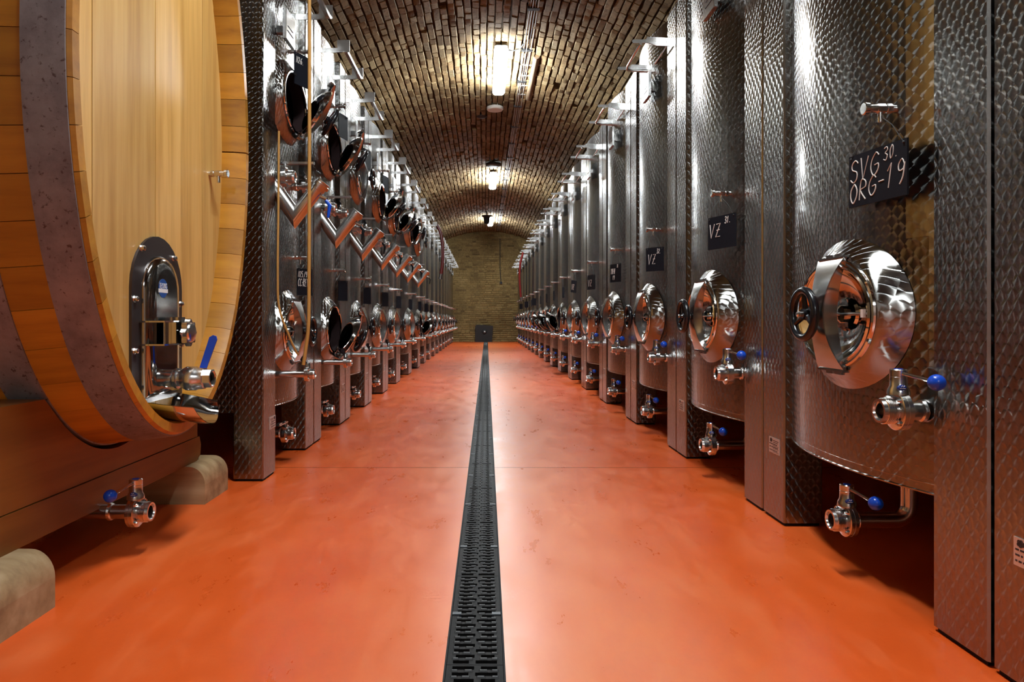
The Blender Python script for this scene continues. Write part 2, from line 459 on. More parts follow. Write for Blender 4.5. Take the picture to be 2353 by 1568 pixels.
# ---------------------------------------------------------------- drain
drain = thing('floor_drain', 'long black cast iron drain channel running down the middle of the red floor', 'drain', (0,0,0))
SEC = .605; GW = .072
def grate_mesh():
    b = MB(); rows = 20; p = SEC/rows; z0, z1 = -.034, -.004; bw = .0070; gi = GW-.015
    b.box(-GW, -gi, .001, SEC-.001, z0, z1); b.box(gi, GW, .001, SEC-.001, z0, z1)
    for r in range(rows+1):
        y = r*p; lo = max(y-bw, .001); hi = min(y+bw, SEC-.001)
        b.box(-gi, gi, lo, hi, z0, z1)
        off = .007 if r % 2 else -.007
        if r < rows:
            b.box(-.0085+off, .0085+off, y+bw, y+p-bw, z0, z1)
            if r % 4 == 1: b.box(-gi, -gi+.006, y+bw, y+p-bw, z0, z1); b.box(gi-.006, gi, y+bw, y+p-bw, z0, z1)
        if r == 10:
            b.box(-GW, -GW+.026, y-.009, y+.009, z0, z1+.003, 1); b.box(GW-.026, GW, y-.009, y+.009, z0, z1+.003, 1)
        if 0 < r < rows:
            for cx, hw in ((-.051,.0095), (-.019+off*.45,.0115), (.019+off*.45,.0115), (.051,.0095)):
                if r == 10 and abs(cx) > .04: continue
                b.add([(cx-hw,y-.0042,z1),(cx+hw,y-.0042,z1),(cx+hw,y+.0042,z1),(cx-hw,y+.0042,z1),
                       (cx-hw+.003,y-.0022,z1+.0032),(cx+hw-.003,y-.0022,z1+.0032),(cx+hw-.003,y+.0022,z1+.0032),(cx-hw+.003,y+.0022,z1+.0032)],
                      [(4,5,6,7),(0,1,5,4),(1,2,6,5),(2,3,7,6),(3,0,4,7)], 2)
    return b.mesh('grate_section', [M['iron'], M['clip'], M['nub']], smooth=False)
M['clip'] = mat('grate_clip', (.045,.052,.062), .45)
M['nub'] = mat('grate_nub', (.034,.033,.035), .45)
gm = grate_mesh(); y = 2.351-SEC*3; rot = -math.atan(.0036)
while y < Y_END-SEC:
    link('grate_section', gm, drain, (drain_x(y),y,0), (0,0,rot)); y += SEC
m = MB()
for sgn in (-1, 1):
    xa, xb = drain_x(Y_BACK), drain_x(Y_END)
    a, c = sorted((sgn*GW*1.015, sgn*DW))
    m.add([(xa+a,Y_BACK,-.002),(xa+c,Y_BACK,-.002),(xb+c,Y_END,-.002),(xb+a,Y_END,-.002),
           (xa+a,Y_BACK,-.03),(xa+c,Y_BACK,-.03),(xb+c,Y_END,-.03),(xb+a,Y_END,-.03)], [(0,1,2,3),(4,7,6,5),(0,3,7,4),(1,5,6,2)])
link('channel_frame', m.mesh('channel_frame', M['rubber'], smooth=False), drain)

# ---------------------------------------------------------------- tank kit (right-hand frame: aisle towards -x)
class Node:
    def __init__(s, name, mb, mats, kids=(), loc=(0,0,0), rot=None, sharp=35):
        s.name, s.mb, s.mats, s.kids, s.loc, s.rot, s.sharp = name, mb, mats, list(kids), loc, rot, sharp
        s.cache = {}
    def me(s, flip):
        if flip not in s.cache: s.cache[flip] = s.mb.mesh(s.name, s.mats, flip, s.sharp)
        return s.cache[flip]
def put(node, parent, flip, loc=(0,0,0), rot=None):
    fx = -1 if flip else 1
    l = (fx*(node.loc[0]+loc[0]), node.loc[1]+loc[1], node.loc[2]+loc[2])
    r = rot or node.rot
    if r and flip: r = (r[0], -r[1], -r[2])
    o = link(node.name, node.me(flip), parent, l, r)
    for k in node.kids: put(k, o, flip)
    return o
ZT = 2.98; ZB = 0.372; CW = 0.215; RB = 1.45
def body_x(y, half, rec):
    s0 = RB - math.sqrt(RB*RB - half*half)
    return rec - (math.sqrt(RB*RB - y*y) - (RB - s0))
def build_body(W, rec, holes, depth=1.32, zt=ZT):
    """closed shell with an arched front between the columns and real manhole openings"""
    half = W/2 - CW; b = MB(); S = .33
    ys = sorted(set([round(-half + 2*half*i/16, 4) for i in range(17)]))
    def P(y, z): return (body_x(y, half, rec), y, z)
    hole_rows = []
    for (yc, zc, a, bb) in holes:
        sy = min(S, half-abs(yc)-.012); hole_rows.append((yc, zc, a, bb, sy, bb+.06))
    for h in hole_rows:
        for yy in (h[0]-h[4], h[0]+h[4]):
            ys.append(yy)
    ys = sorted(ys); ys = [y for i, y in enumerate(ys) if i == 0 or y-ys[i-1] > 1e-4]
    zs = [ZB]
    for h in sorted(hole_rows, key=lambda h: h[1]): zs += [h[1]-h[5], h[1]+h[5]]
    zs.append(zt)
    for i in range(len(zs)-1):
        z0, z1 = zs[i], zs[i+1]
        hole = next((h for h in hole_rows if abs(h[1]-h[5]-z0) < 1e-6), None)
        for k in range(len(ys)-1):
            ya, yb = ys[k], ys[k+1]
            if hole and ya >= hole[0]-hole[4]-1e-5 and yb <= hole[0]+hole[4]+1e-5: continue
            b.add([P(ya,z0),P(yb,z0),P(yb,z1),P(ya,z1)], [(3,2,1,0)])
        if hole:
            yc, zc, a, bb, sy, sz = hole
            yin = [y for y in ys if yc-sy-1e-5 <= y <= yc+sy+1e-5]
            zin = [zc-sz + 2*sz*j/10 for j in range(11)]
            per = [(y, zc-sz) for y in yin] + [(yc+sy, z) for z in zin[1:]] + [(y, zc+sz) for y in reversed(yin[:-1])] + [(yc-sy, z) for z in reversed(zin[1:-1])]
            n = len(per); ring = []
            for (y, z) in per:
                t = math.atan2((z-zc)/sz, (y-yc)/sy); ring.append((yc+a*math.cos(t), zc+bb*math.sin(t)))
            b.add([P(*p) for p in per] + [P(*p) for p in ring], [(n+j, n+(j+1)%n, (j+1)%n, j) for j in range(n)])
    # remaining outline: column corners, sides, back, top and bottom
    e = .003
    out = [(rec, half), (.16, half), (.16, W/2-e), (depth, W/2-e), (depth, -W/2+e), (.16, -W/2+e), (.16, -half), (rec, -half)]
    for i in range(len(out)-1):
        (xa, ya), (xb, yb) = out[i], out[i+1]
        b.add([(xa,ya,ZB),(xb,yb,ZB),(xb,yb,zt),(xa,ya,zt)], [(0,1,2,3)])
    front = [P(y, 0)[:2] for y in ys]
    poly = front + out[1:-1]; n = len(poly)
    b.add([(x,y,ZB) for x,y in poly], [tuple(range(n))]); b.add([(x,y,zt) for x,y in poly], [tuple(range(n-1,-1,-1))])
    b.tube([(x+.001,y,ZB+.003) for x,y in front], .0042, 6)
    b.tube([(x+.0028,y,ZB+.030) for x,y in front], .0035, 6)
    return b
def column_mb(y0, y1, zt=ZT):
    b = MB(); b.box(0, .165, y0, y1, .014, zt, 0, .006); return b
def leg_mb(W, s, depth=1.32):
    b = MB(); y = s*(W/2-.12); b.box(depth-.12, depth-.02, y-.05, y+.05, .0, ZB+.01, 0, .006); return b
def inner_shade_mb(W, depth=1.32, zt=ZT):  # added dark shell behind open manholes, its colour gives the interior shade
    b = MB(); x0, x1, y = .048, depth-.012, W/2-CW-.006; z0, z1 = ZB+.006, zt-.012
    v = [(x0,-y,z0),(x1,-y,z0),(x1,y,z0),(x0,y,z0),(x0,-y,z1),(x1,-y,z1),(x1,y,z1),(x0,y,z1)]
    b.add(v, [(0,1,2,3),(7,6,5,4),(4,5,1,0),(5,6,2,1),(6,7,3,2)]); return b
def foot_mb(y0, y1):
    b = MB(); b.box(.008, .155, y0+.012, y1-.012, 0, .016); return b

# --- manhole
MA, MBB = .245, .180
def ell(yc, zc, a, b, x, n=48):
    return [(x(yc+a*math.cos(t), zc+b*math.sin(t)) if callable(x) else x, yc+a*math.cos(t), zc+b*math.sin(t)) for t in (2*PI*k/n for k in range(n))]
def manhole_nodes(half, rec, yc):
    fx = lambda y, z: body_x(yc+y, half, rec) - .0005
    x0 = body_x(yc, half, rec); xr = x0-.046
    amax = min(.288, half-abs(yc)-.004)
    b = MB(); rings = []
    for k in range(9):
        t = k/8; e = .55*(t*t*(3-2*t)) + .45*(1-(1-t)**2)
        a = amax + (MA-amax)*t; bb = .252 + (MBB-.252)*t
        rings.append([(fx(y,z)*(1-e)+xr*e, y, z) for (_, y, z) in ell(0,0,a,bb,0)])
    rings.append(ell(0,0,MA-.012,MBB-.012,xr+.004)); b.loft(rings)
    b.loft([rings[-1], ell(0,0,MA-.013,MBB-.013,x0+.03)], mat=1)  # neck takes the same painted shade so the opening looks unlit
    collar = b
    b = MB(); b.torus((xr,0,0), (1,0,0), MA-.004, .0105, 56, 10, Rb=MBB-.004, uref=(0,1,0)); rim = b
    # door: shallow dished ellipse with a pressed ring
    b = MB(); rr = []
    prof = [(1.0,-.004),(.97,-.012),(.93,-.008),(.86,.010),(.70,.028),(.50,.040),(.34,.044),(.31,.036),(.22,.034),(.08,.034)]
    for s_, dx in prof: rr.append(ell(0,0,(MA-.012)*s_,(MBB-.012)*s_,xr+dx))
    b.loft(rr); b.add(rr[-1], [tuple(range(48))])
    door = b
    b = MB(); b.tube([(xr+.012,.0,0),(xr+.004,-.205,0)], .0055, 8); b.lathe((xr+.034,0,0),(-1,0,0),[(0,.03),(.012,.03),(.02,.018)],16); rod = b
    b = MB(); b.box(xr-.006, xr+.002, -.192, -.176, -.012, .014); tape = b
    # clamp bridge
    b = MB(); N = 18; L = .186; xc = xr-.004
    def hw(z): return .042 + .045*(abs(z)/L)**2.2
    def xa(z): return xc - .006 - .048*(1-(z/L)**2)
    th = .004
    zz = [-L+2*L*i/N for i in range(N+1)]
    b.loft([[(xa(z),-hw(z),z),(xa(z)-.006*(1-abs(z)/L),-hw(z)*.3,z),(xa(z)-.006*(1-abs(z)/L),hw(z)*.3,z),(xa(z),hw(z),z),(xa(z)+th,hw(z),z),(xa(z)+th,-hw(z),z)] for z in zz])
    for sg in (-1, 1):
        pl = [(xa(z), sg*hw(z), z) for z in zz]; pc = [(max(xa(z)+.002, xc+.004 - .01*(1-abs(z)/L)), sg*hw(z), z) for z in zz]
        n = N+1; d = -.003*sg
        pl2 = [(x,y+d,z) for x,y,z in pl]; pc2 = [(x,y+d,z) for x,y,z in pc]
        b.loft([pl, pc, pc2, pl2], closed=False); 
        zs_ = sg*L
        b.box(xc-.010, xc+.026, -.082, .082, min(zs_,zs_+sg*.006), max(zs_,zs_+sg*.006))
        b.box(xc+.004, xc+.026, -.050, -.008, min(zs_+sg*.006,zs_+sg*.016), max(zs_+sg*.006,zs_+sg*.016)); b.box(xc+.004, xc+.026, .008, .050, min(zs_+sg*.006,zs_+sg*.016), max(zs_+sg*.006,zs_+sg*.016))
    bridge = b
    xw = xc-.098
    b = MB(); b.torus((xw,0,0),(1,0,0), .0800, .0140, 36, 12)
    b.lathe((xw+.036,0,0),(-1,0,0),[(0,.020),(.012,.026),(.024,.022),(.042,.018)],16)
    for k in range(3):
        an = 2*PI*k/3 + PI/2
        b.tube([(xw+.008,.012*math.cos(an),.012*math.sin(an)),(xw,.074*math.cos(an),.074*math.sin(an))], [.010,.0075], 8)
    wheel = b
    b = MB(); b.lathe((xc-.046,0,0),(-1,0,0),[(0,.014),(.016,.014),(.016,.009),(.072,.009),(.076,.006)],14); spindle = b
    K = dict(collar=Node('manhole', collar, [M['marbled'], M['inner_shade']]), rim=Node('rim', rim, M['polished']), door=Node('door', door, M['polished']),
             rod=Node('hinge_rod', rod, M['fitting']), tape=Node('tape_tag', tape, M['tape']), bridge=Node('clamp_bridge', bridge, M['clamp'], sharp=40),
             wheel=Node('handwheel', wheel, M['black']), spindle=Node('spindle', spindle, M['fitting']))
    return K, xr
def put_manhole(K, xr, tank, flip, y, z, state='closed', tape=False):
    c = put(K['collar'], tank, flip, (0,y,z)); put(K['rim'], c, flip)
    moving = ('door','rod','bridge','wheel','spindle')
    if state == 'closed':
        for k in moving: put(K[k], c, flip)
        if tape: put(K['tape'], c, flip)
    else:
        # swung out of the opening about a hinge at the far lower side, leaning out over the aisle
        ang, tilt = state
        sg = -1 if flip else 1
        hinge = Vector((sg*(xr-.01), .17, -.08))
        R = Matrix.Translation(hinge) @ Matrix.Rotation(-sg*tilt, 4, 'Y') @ Matrix.Rotation(-sg*ang, 4, 'Z') @ Matrix.Translation(-hinge) @ Matrix.Translation(Vector((sg*-.015,-.03,0)))
        for k in moving:
            o = put(K[k], c, flip); o.matrix_local = R @ o.matrix_local
    return c

# --- valves (pipe leaves along -x); origin on the pipe axis at the wall
def thread_prof(x0, x1, r):
    P = []; n = 6
    for i in range(n):
        t = x0+(x1-x0)*i/n; d = (x1-x0)/n
        P += [(t, r-.002), (t+d*.25, r), (t+d*.6, r), (t+d*.8, r-.002)]
    return P
def valve_nodes(L_pipe, r_pipe, kind, back=0.0):
    """L_pipe: length of pipe to the flange; back: how far the pipe reaches behind the origin"""
    k = r_pipe/.0265
    b = MB(); b.lathe((back,0,0),(-1,0,0),[(0,r_pipe),(back+L_pipe,r_pipe)],22)
    b.lathe((-.004,0,0),(-1,0,0),[(-.004,r_pipe+.004),(0,r_pipe+.007),(.008,r_pipe+.005),(.012,r_pipe)],22,cap0=False,cap1=False)
    fr = .056*k
    b.lathe((-L_pipe,0,0),(-1,0,0),[(0,r_pipe),(0,fr),(.012*k,fr),(.0125*k,fr-.0015),(.0135*k,fr-.0015),(.014*k,fr),(.026*k,fr),(.028*k,fr-.003),(.028*k,.03*k)],28)
    for q in range(4):
        an = PI/4+q*PI/2
        b.lathe((-L_pipe-.026*k, .047*k*math.cos(an), .047*k*math.sin(an)), (-1,0,0), [(0,.008*k),(.008*k,.008*k),(.008*k,.004*k),(.013*k,.004*k)], 6)
    body = b
    t0 = L_pipe+.027*k; r = .0385*k
    b = MB(); b.lathe((0,0,0),(-1,0,0),[(t0,r-.004)]+thread_prof(t0+.004, t0+.036*k, r)+[(t0+.040*k,r-.003),(t0+.046*k,r-.004),(t0+.046*k,.028*k),(t0+.040*k,.026*k),(t0+.040*k,.0225*k),(t0-.01,.0215*k)],28,cap0=True,cap1=True)
    thread = b
    xn = -(L_pipe+.014*k)
    kids = [Node('threaded_end', thread, [M['fitting']], sharp=30)]
    if kind == 'ball':
        b = MB(); b.lathe((xn,0,.048*k),(0,0,1),[(0,.031),(.014,.030),(.026,.0235),(.052,.0235),(.053,.0225),(.054,.0235),(.072,.0235),(.075,.021)],20)
        b.lathe((xn,0,.048*k+.075),(0,0,1),[(0,.012),(.0012,.012)],16,1); neck = b
        b = MB(); b.tube([(xn,-.012,.112*k),(xn+.012,-.140,.098*k)], .0055, 10); lever = b
        b = MB(); b.sphere((xn+.013,-.150,.097*k), .0225, 20, 14); knob = b
        b = MB(); b.sphere((xn-.006,-.026,.070*k), .0145, 14, 8, 0, (1,.35,.62))
        b.box(xn-.014, xn+.002, -.0318, -.0305, .068*k, .0695*k, 1); b.tube([(xn-.010,-.0318,.073*k),(xn-.007,-.0318,.077*k),(xn-.004,-.0318,.073*k),(xn,-.0318,.077*k)], .0008, 4, 1)
        badge = b
        b = MB(); b.lathe((xn,0,.050*k),(0,0,1),[(0,.026),(.014,.026)],16); seal = b
        kids += [Node('neck', neck, [M['fitting'], M['blue']]), Node('lever', lever, M['fitting']), Node('knob', knob, M['blue']), Node('badge', badge, [M['blue_dark'], M['white']])]
    elif kind == 'black':
        b = MB(); b.lathe((xn,0,.045*k),(0,0,1),[(0,.018),(.022,.015),(.03,.012)],14); kids.append(Node('neck', b, M['fitting']))
        b = MB(); b.prism_y([(xn+.016,.066*k),(xn-.012,.070*k),(xn+.010,.105*k),(xn+.004,.128*k),(xn+.030,.134*k),(xn+.040,.108*k)], -.012, .012); kids.append(Node('lever', b, M['black']))
    elif kind == 'flat':
        b = MB(); b.lathe((xn,0,.045*k),(0,0,1),[(0,.016),(.024,.013),(.03,.013)],14); kids.append(Node('neck', b, M['fitting']))
        b = MB(); b.box(xn-.014, xn+.014, -.150, .020, .066*k, .072*k, 0, .004); b.box(xn-.010, xn+.010, -.150, -.09, .072*k, .080*k); kids.append(Node('lever', b, M['brushed']))
    elif kind == 'long':
        b = MB(); b.lathe((xn,0,.045*k),(0,0,1),[(0,.016),(.024,.013),(.03,.013)],14); kids.append(Node('neck', b, M['fitting']))
        b = MB(); b.box(xn-.170, xn+.050, -.013, .013, .075*k, .088*k, 0, .004); kids.append(Node('lever', b, M['brushed']))
    return Node('valve', body, M['fitting'], kids)
def drain_valve_nodes(kind, tilt=0):
    n = valve_nodes(.02, .0265, kind, .10)
    pts = [(.09,0,0),(.13,0,0)] + [(.13+.05*math.sin(a), 0, .05*(1-math.cos(a))) for a in (PI/8*i for i in range(1,5))] + [(.18,0,.20)]
    n.mb.tube(pts, .0265, 16); return n
def tap_nodes(L):
    b = MB(); b.lathe((.02,0,0),(-1,0,0),[(0,.011),(.03,.011)],14)
    b.lathe((0,0,0),(-1,0,0),[(.010,.015),(.024,.015)],6); b.lathe((0,0,0),(-1,0,0),[(.024,.011),(.030,.011)],12)
    b.lathe((0,0,0),(-1,0,0),[(.030,.015),(.055,.015)],6); b.lathe((0,0,0),(-1,0,0),[(.055,.013),(L-.014,.013)],14)
    tap = b
    b = MB(); b.lathe((-.045,0,-.008),(0,0,-1),[(0,.0075),(.034,.0075),(.034,.005),(.028,.004)],12); spout = b
    b = MB(); b.lathe((0,0,0),(-1,0,0),[(L-.015,.016),(L-.012,.0195),(L,.0195),(L+.002,.017)],18); cap = b
    return Node('sample_tap', tap, M['fitting'], [Node('spout', spout, M['fitting']), Node('cap', cap, M['polished'])], sharp=30)
def nameplate_node():
    b = MB(); b.box(-.0022, .0008, -.052, .052, 0, .068)
    x0, x1 = -.0027, -.0020
    R = random.Random(5)
    for (dy, dz, r) in ((.035,.058,.006),(.028,.060,.005),(.031,.051,.006),(.024,.053,.005),(.038,.052,.004),(.020,.058,.003)):
        b.lathe((x1,dy,dz),(-1,0,0),[(0,r),(.0007,r)],8,1)
    b.box(x0,x1,-.045,.012,.054,.057,1); b.box(x0,x1,-.04,.008,.047,.0495,1)
    for z in (.037,.024,.010):
        yy = .046
        while yy > -.03:
            w = R.uniform(.005,.014); b.box(x0,x1,yy-w,yy,z,z+.0045,1); yy -= w+.004
        b.box(x0,x1,-.046,.012,z-.0045,z-.003,1)
    return Node('nameplate', b, [M['plate'], M['plate_ink']])
NAMEPLATE = nameplate_node()
def sign_box_node():
    b = MB(); b.box(-.022, 0, -.09, .09, 0, .175, 0, .002); b.box(-.001, .06, -.02, .02, .06, .10)
    b.box(-.0245,-.0215,-.07,.05,.05,.054,1); b.box(-.0245,-.0215,-.06,.04,.08,.083,1)
    return Node('level_gauge_box', b, [M['brushed'], M['plate_ink']])
SIGN = sign_box_node()
def rail_right():
    def arm():
        b = MB(); b.prism_y([(.01,-.035),(-.10,-.030),(-.16,-.012),(-.262,-.012),(-.270,0),(-.262,.012),(-.175,.012),(-.165,.030),(.01,.022)], -.003, .003); return b
    b = MB(); pts = [(-.21,-.005,-.02),(-.215,.10,-.022),(-.215,.40,-.022),(-.205,.46,-.022),(-.16,.49,-.022),(-.02,.49,-.022)]
    b.tube(pts, .009, 10); b.tube([(-.025,0,-.02),(-.025,.49,-.022)], .007, 8)
    return [Node('rail_arm', arm(), M['brushed']), Node('rail_bar', b, M['fitting'])]
RAIL_R = rail_right()
def rail_left():
    b = MB(); b.box(-.165, .02, -.003, .003, -.022, .012); arm = Node('rail_arm', b, M['brushed'])
    b = MB(); b.box(-.225, -.135, -.007, -.003, -.020, .068, 0, .0); plate = Node('end_plate', b, M['brushed'])
    b = MB(); b.box(-.205,-.180,0,.56,-.012,.012,0,.003); bar = Node('rail_bar', b, M['fitting'])
    return arm, plate, bar
ARM_L, PLATE_L, BAR_L = rail_left()
def v_pipe_node(blue):
    r = .042; A = Vector((.03,0,1.665)); V = Vector((-.104,0,1.475)); T = Vector((-.252,0,1.665))
    d1 = (V-A).normalized(); d = (T-V).normalized(); nm = (d1+d).normalized(); Yv = Vector((0,1,0)); NS_ = 24
    rA, rV, rT = [], [], []
    for k in range(NS_):
        an = 2*PI*k/NS_
        o1 = (Yv*math.cos(an) + d1.cross(Yv)*math.sin(an))*r; o2 = (Yv*math.cos(an) + d.cross(Yv)*math.sin(an))*r
        rA.append(A+o1); rV.append(V+o1-d1*(o1.dot(nm)/d1.dot(nm))); rT.append(T+o2)
    b = MB(); b.loft([rA, rV, rT]); b.add(rT, [tuple(range(NS_))])
    b.lathe(T-d*.012, d, [(-.028,r),(-.026,.047),(-.006,.047),(-.006,.056),(.016,.056),(.018,.052),(.018,.048),(.030,.048),(.032,.04)], 24)
    b.tube([A-d1*.01, A+d1*.07], r*1.04, 24)
    t = MB(); q = T + Vector((-.005,0,-.075)); t.tube([q+Vector((.03,0,.02)), q, q+Vector((-.03,0,-.012))], .011, 10)
    h = MB(); q2 = q+Vector((-.025,0,-.02)); h.tube([q2, q2+Vector((-.022,-.0,-.03)), q2+Vector((-.012,0,-.10))], [.010,.012,.008], 8)
    return Node('overflow_pipe', b, M['brushed'], [Node('drain_cock', t, M['fitting']), Node('cock_handle', h, M['blue'] if blue else M['black'])])

ORD = ['first','second','third','fourth','fifth','sixth','seventh','eighth','ninth','tenth','eleventh','twelfth','thirteenth','fourteenth','fifteenth','sixteenth','seventeenth','eighteenth']
# --- right row
WR = 1.391; PIT = 1.405; YR0 = 2.418
HALF_R = WR/2-CW; REC_R = .035
MHY, MHZ = -.105, .898
bodyR = Node('body', build_body(WR, REC_R, [(MHY, MHZ, MA-.014, MBB-.014)]), M['marbled'], sharp=30)
colRn = Node('column', column_mb(-WR/2, -WR/2+CW), M['marbled']); colRf = Node('column', column_mb(WR/2-CW, WR/2), M['marbled'])
footRn = Node('foot', foot_mb(-WR/2, -WR/2+CW), M['rubber']); footRf = Node('foot', foot_mb(WR/2-CW, WR/2), M['rubber'])
legRa = Node('leg', leg_mb(WR,-1), M['brushed']); legRb = Node('leg', leg_mb(WR,1), M['brushed'])
KR, XRR = manhole_nodes(HALF_R, REC_R, MHY)
VAL_R = valve_nodes(.060, .0265, 'ball'); DRV_R = drain_valve_nodes('ball'); TAP_R = tap_nodes(.095)
open_right = {7: (.40,.45), 8: (.45,.5), 9: (.38,.45)}
for k in range(-1, 17):
    yc = YR0 + PIT*k; n = k+1
    t = thing('wine_tank', 'tall marbled stainless steel wine tank, %s from the camera in the right-hand row' % ORD[n], 'tank', (X_R,yc,0), 'steel tanks in the right-hand row')
    put(bodyR, t, False); put(colRn, t, False); put(colRf, t, False); put(footRn, t, False); put(footRf, t, False)
    put(legRa, t, False); put(legRb, t, False)
    put_manhole(KR, XRR, t, False, MHY, MHZ, open_right.get(n, 'closed'), tape=(k == 0))
    put(VAL_R, t, False, (body_x(-.418,HALF_R,REC_R)+.0,-.418,.612)); put(DRV_R, t, False, (.010,-.068,.190))
    put(TAP_R, t, False, (body_x(-.32,HALF_R,REC_R),-.32,1.528))
    put(NAMEPLATE, t, False, (-.0005,.573,.293)); put(SIGN, t, False, (-.062,-.20,2.50))
    put(RAIL_R[0], t, False, (0,-.59,2.77)); put(RAIL_R[0], t, False, (0,-.09,2.77)); put(RAIL_R[1], t, False, (0,-.59,2.77))

# --- left row
YL = [3.697,4.80,5.892,7.066,8.30,9.53,11.05,12.55,13.87,15.2,16.56,17.94,19.31,20.68,22.05,23.42,24.79,26.16]
REC_L = .043
VAL_L = valve_nodes(.190, .0205, 'black'); DRV_L = drain_valve_nodes('flat'); TAP_L = tap_nodes(.110)
MID_L = valve_nodes(.050, .0265, 'long'); MID_L2 = valve_nodes(.045, .0245, 'black')
VP_B, VP_K = v_pipe_node(True), v_pipe_node(False)
upper = {0:(.44,.55),1:(.40,.50),2:'closed',3:(.42,.5),4:(.44,.45),5:(.30,.2),6:'closed'}
lower = {1:(.36,.50),6:(.38,.45)}
cacheL = {}
for i in range(len(YL)-1):
    W = YL[i+1]-YL[i]-.014; yc = (YL[i]+YL[i+1])/2; half = W/2-CW; up = i in upper
    t = thing('wine_tank', 'tall marbled stainless steel wine tank, %s from the camera in the left-hand row' % ORD[i], 'tank', (-X_L,yc,0), 'steel tanks in the left-hand row')
    my = -.06; key = (round(W,3), up)
    if key not in cacheL:
        holes = [(my,.807,MA-.014,MBB-.014)] + ([(my,2.206,MA-.014,MBB-.014)] if up else [])
        K = dict(body=Node('body', build_body(W, REC_L, holes, zt=3.02), M['marbled'], sharp=30), a=Node('column', column_mb(-W/2,-W/2+CW,3.02), M['marbled']),
                 b=Node('column', column_mb(W/2-CW,W/2,3.02), M['marbled']), fa=Node('foot', foot_mb(-W/2,-W/2+CW), M['rubber']), fb=Node('foot', foot_mb(W/2-CW,W/2), M['rubber']),
                 la=Node('leg', leg_mb(W,-1), M['brushed']), lb=Node('leg', leg_mb(W,1), M['brushed']))
        cacheL[key] = (K, manhole_nodes(half, REC_L, my))
    K, (KM, xr) = cacheL[key]
    for q in ('body','a','b','fa','fb','la','lb'): put(K[q], t, True)
    if lower.get(i, 'closed') != 'closed' or upper.get(i, 'closed') != 'closed': put(Node('inner_shade', inner_shade_mb(W, zt=3.02), M['inner_shade']), t, True)
    put_manhole(KM, xr, t, True, my, .807, lower.get(i, 'closed'))
    bx = lambda y: body_x(y, half, REC_L)
    ny = -half+.055
    put(VAL_L, t, True, (bx(ny),ny,.562)); put(DRV_L, t, True, (.06,-.05,.180)); put(TAP_L, t, True, (bx(.06),.06,1.27))
    put(NAMEPLATE, t, True, (-.0005,-W/2+CW-.058 if i == 0 else W/2-.08,.265)); put(SIGN, t, True, (-.040,-.235,2.50))
    if up:
        put_manhole(KM, xr, t, True, my, 2.206, upper[i])
        put(VP_B if i == 0 else VP_K, t, True, (0,ny-.02,0))
        put(MID_L, t, True, (bx(ny),ny+.03,1.715)); put(MID_L2, t, True, (bx(.16),.16,1.74))
        put(TAP_L, t, True, (bx(.05),.05,2.565))
    for dy in (-.40,.15):
        put(PLATE_L, put(ARM_L, t, True, (0,dy,2.835)), True)
    put(BAR_L, t, True, (0,-.40,2.835))

# ---------------------------------------------------------------- chalkboards
GL = {
 'S': [[(.55,.85),(.35,1),(.1,.85),(.15,.6),(.5,.45),(.52,.15),(.28,0),(.05,.15)]],
 'V': [[(0,1),(.25,0),(.55,1)]], 'G': [[(.55,.85),(.35,1),(.08,.7),(.05,.3),(.28,0),(.55,.2),(.56,.48),(.3,.46)]],
 'O': [[(.3,1),(.05,.7),(.05,.3),(.28,0),(.53,.3),(.53,.7),(.3,1)]], 'R': [[(.05,0),(.1,1),(.45,.95),(.5,.65),(.1,.5),(.55,0)]],
 '-': [[(.05,.5),(.45,.52)]], '1': [[(.05,.7),(.3,1),(.2,0)]], '9': [[(.5,.75),(.3,1),(.08,.8),(.15,.55),(.45,.6),(.5,.85),(.45,.3),(.25,0)]],
 '3': [[(.05,.9),(.35,1),(.48,.75),(.2,.55),(.5,.35),(.35,0),(.03,.1)]], '0': [[(.3,1),(.08,.6),(.2,0),(.45,.3),(.45,.8),(.3,1)]],
 '.': [[(.1,0),(.16,.05)]], 'Z': [[(.05,.95),(.5,1),(.05,.02),(.55,.05)],[(.12,.5),(.45,.54)]], '2': [[(.08,.8),(.3,1),(.48,.75),(.05,0),(.55,.03)]],
 'N': [[(.05,0),(.08,1),(.48,0),(.52,1)]], '5': [[(.5,1),(.12,1),(.1,.6),(.4,.6),(.5,.3),(.3,0),(.05,.1)]], '6': [[(.45,1),(.12,.55),(.08,.2),(.3,0),(.5,.2),(.4,.48),(.12,.4)]],
 '/': [[(.05,0),(.45,1)]], 'C': [[(.52,.85),(.3,1),(.06,.65),(.08,.25),(.32,0),(.55,.15)]], 'E': [[(.5,1),(.08,1),(.06,0),(.52,0)],[(.08,.52),(.4,.52)]],
 'M': [[(.03,0),(.08,1),(.3,.4),(.52,1),(.58,0)]], 'W': [[(.0,1),(.15,0),(.3,.8),(.45,0),(.62,1)]], 'Y': [[(.02,1),(.28,.5),(.52,1)],[(.28,.5),(.22,0)]],
 '4': [[(.4,0),(.45,1),(.05,.35),(.55,.35)]], 'T': [[(.02,1),(.58,1)],[(.3,1),(.28,0)]], 'K': [[(.08,0),(.08,1)],[(.5,1),(.1,.45),(.55,0)]], 'A': [[(.02,0),(.28,1),(.55,0)],[(.12,.35),(.45,.35)]], ' ': [],
}
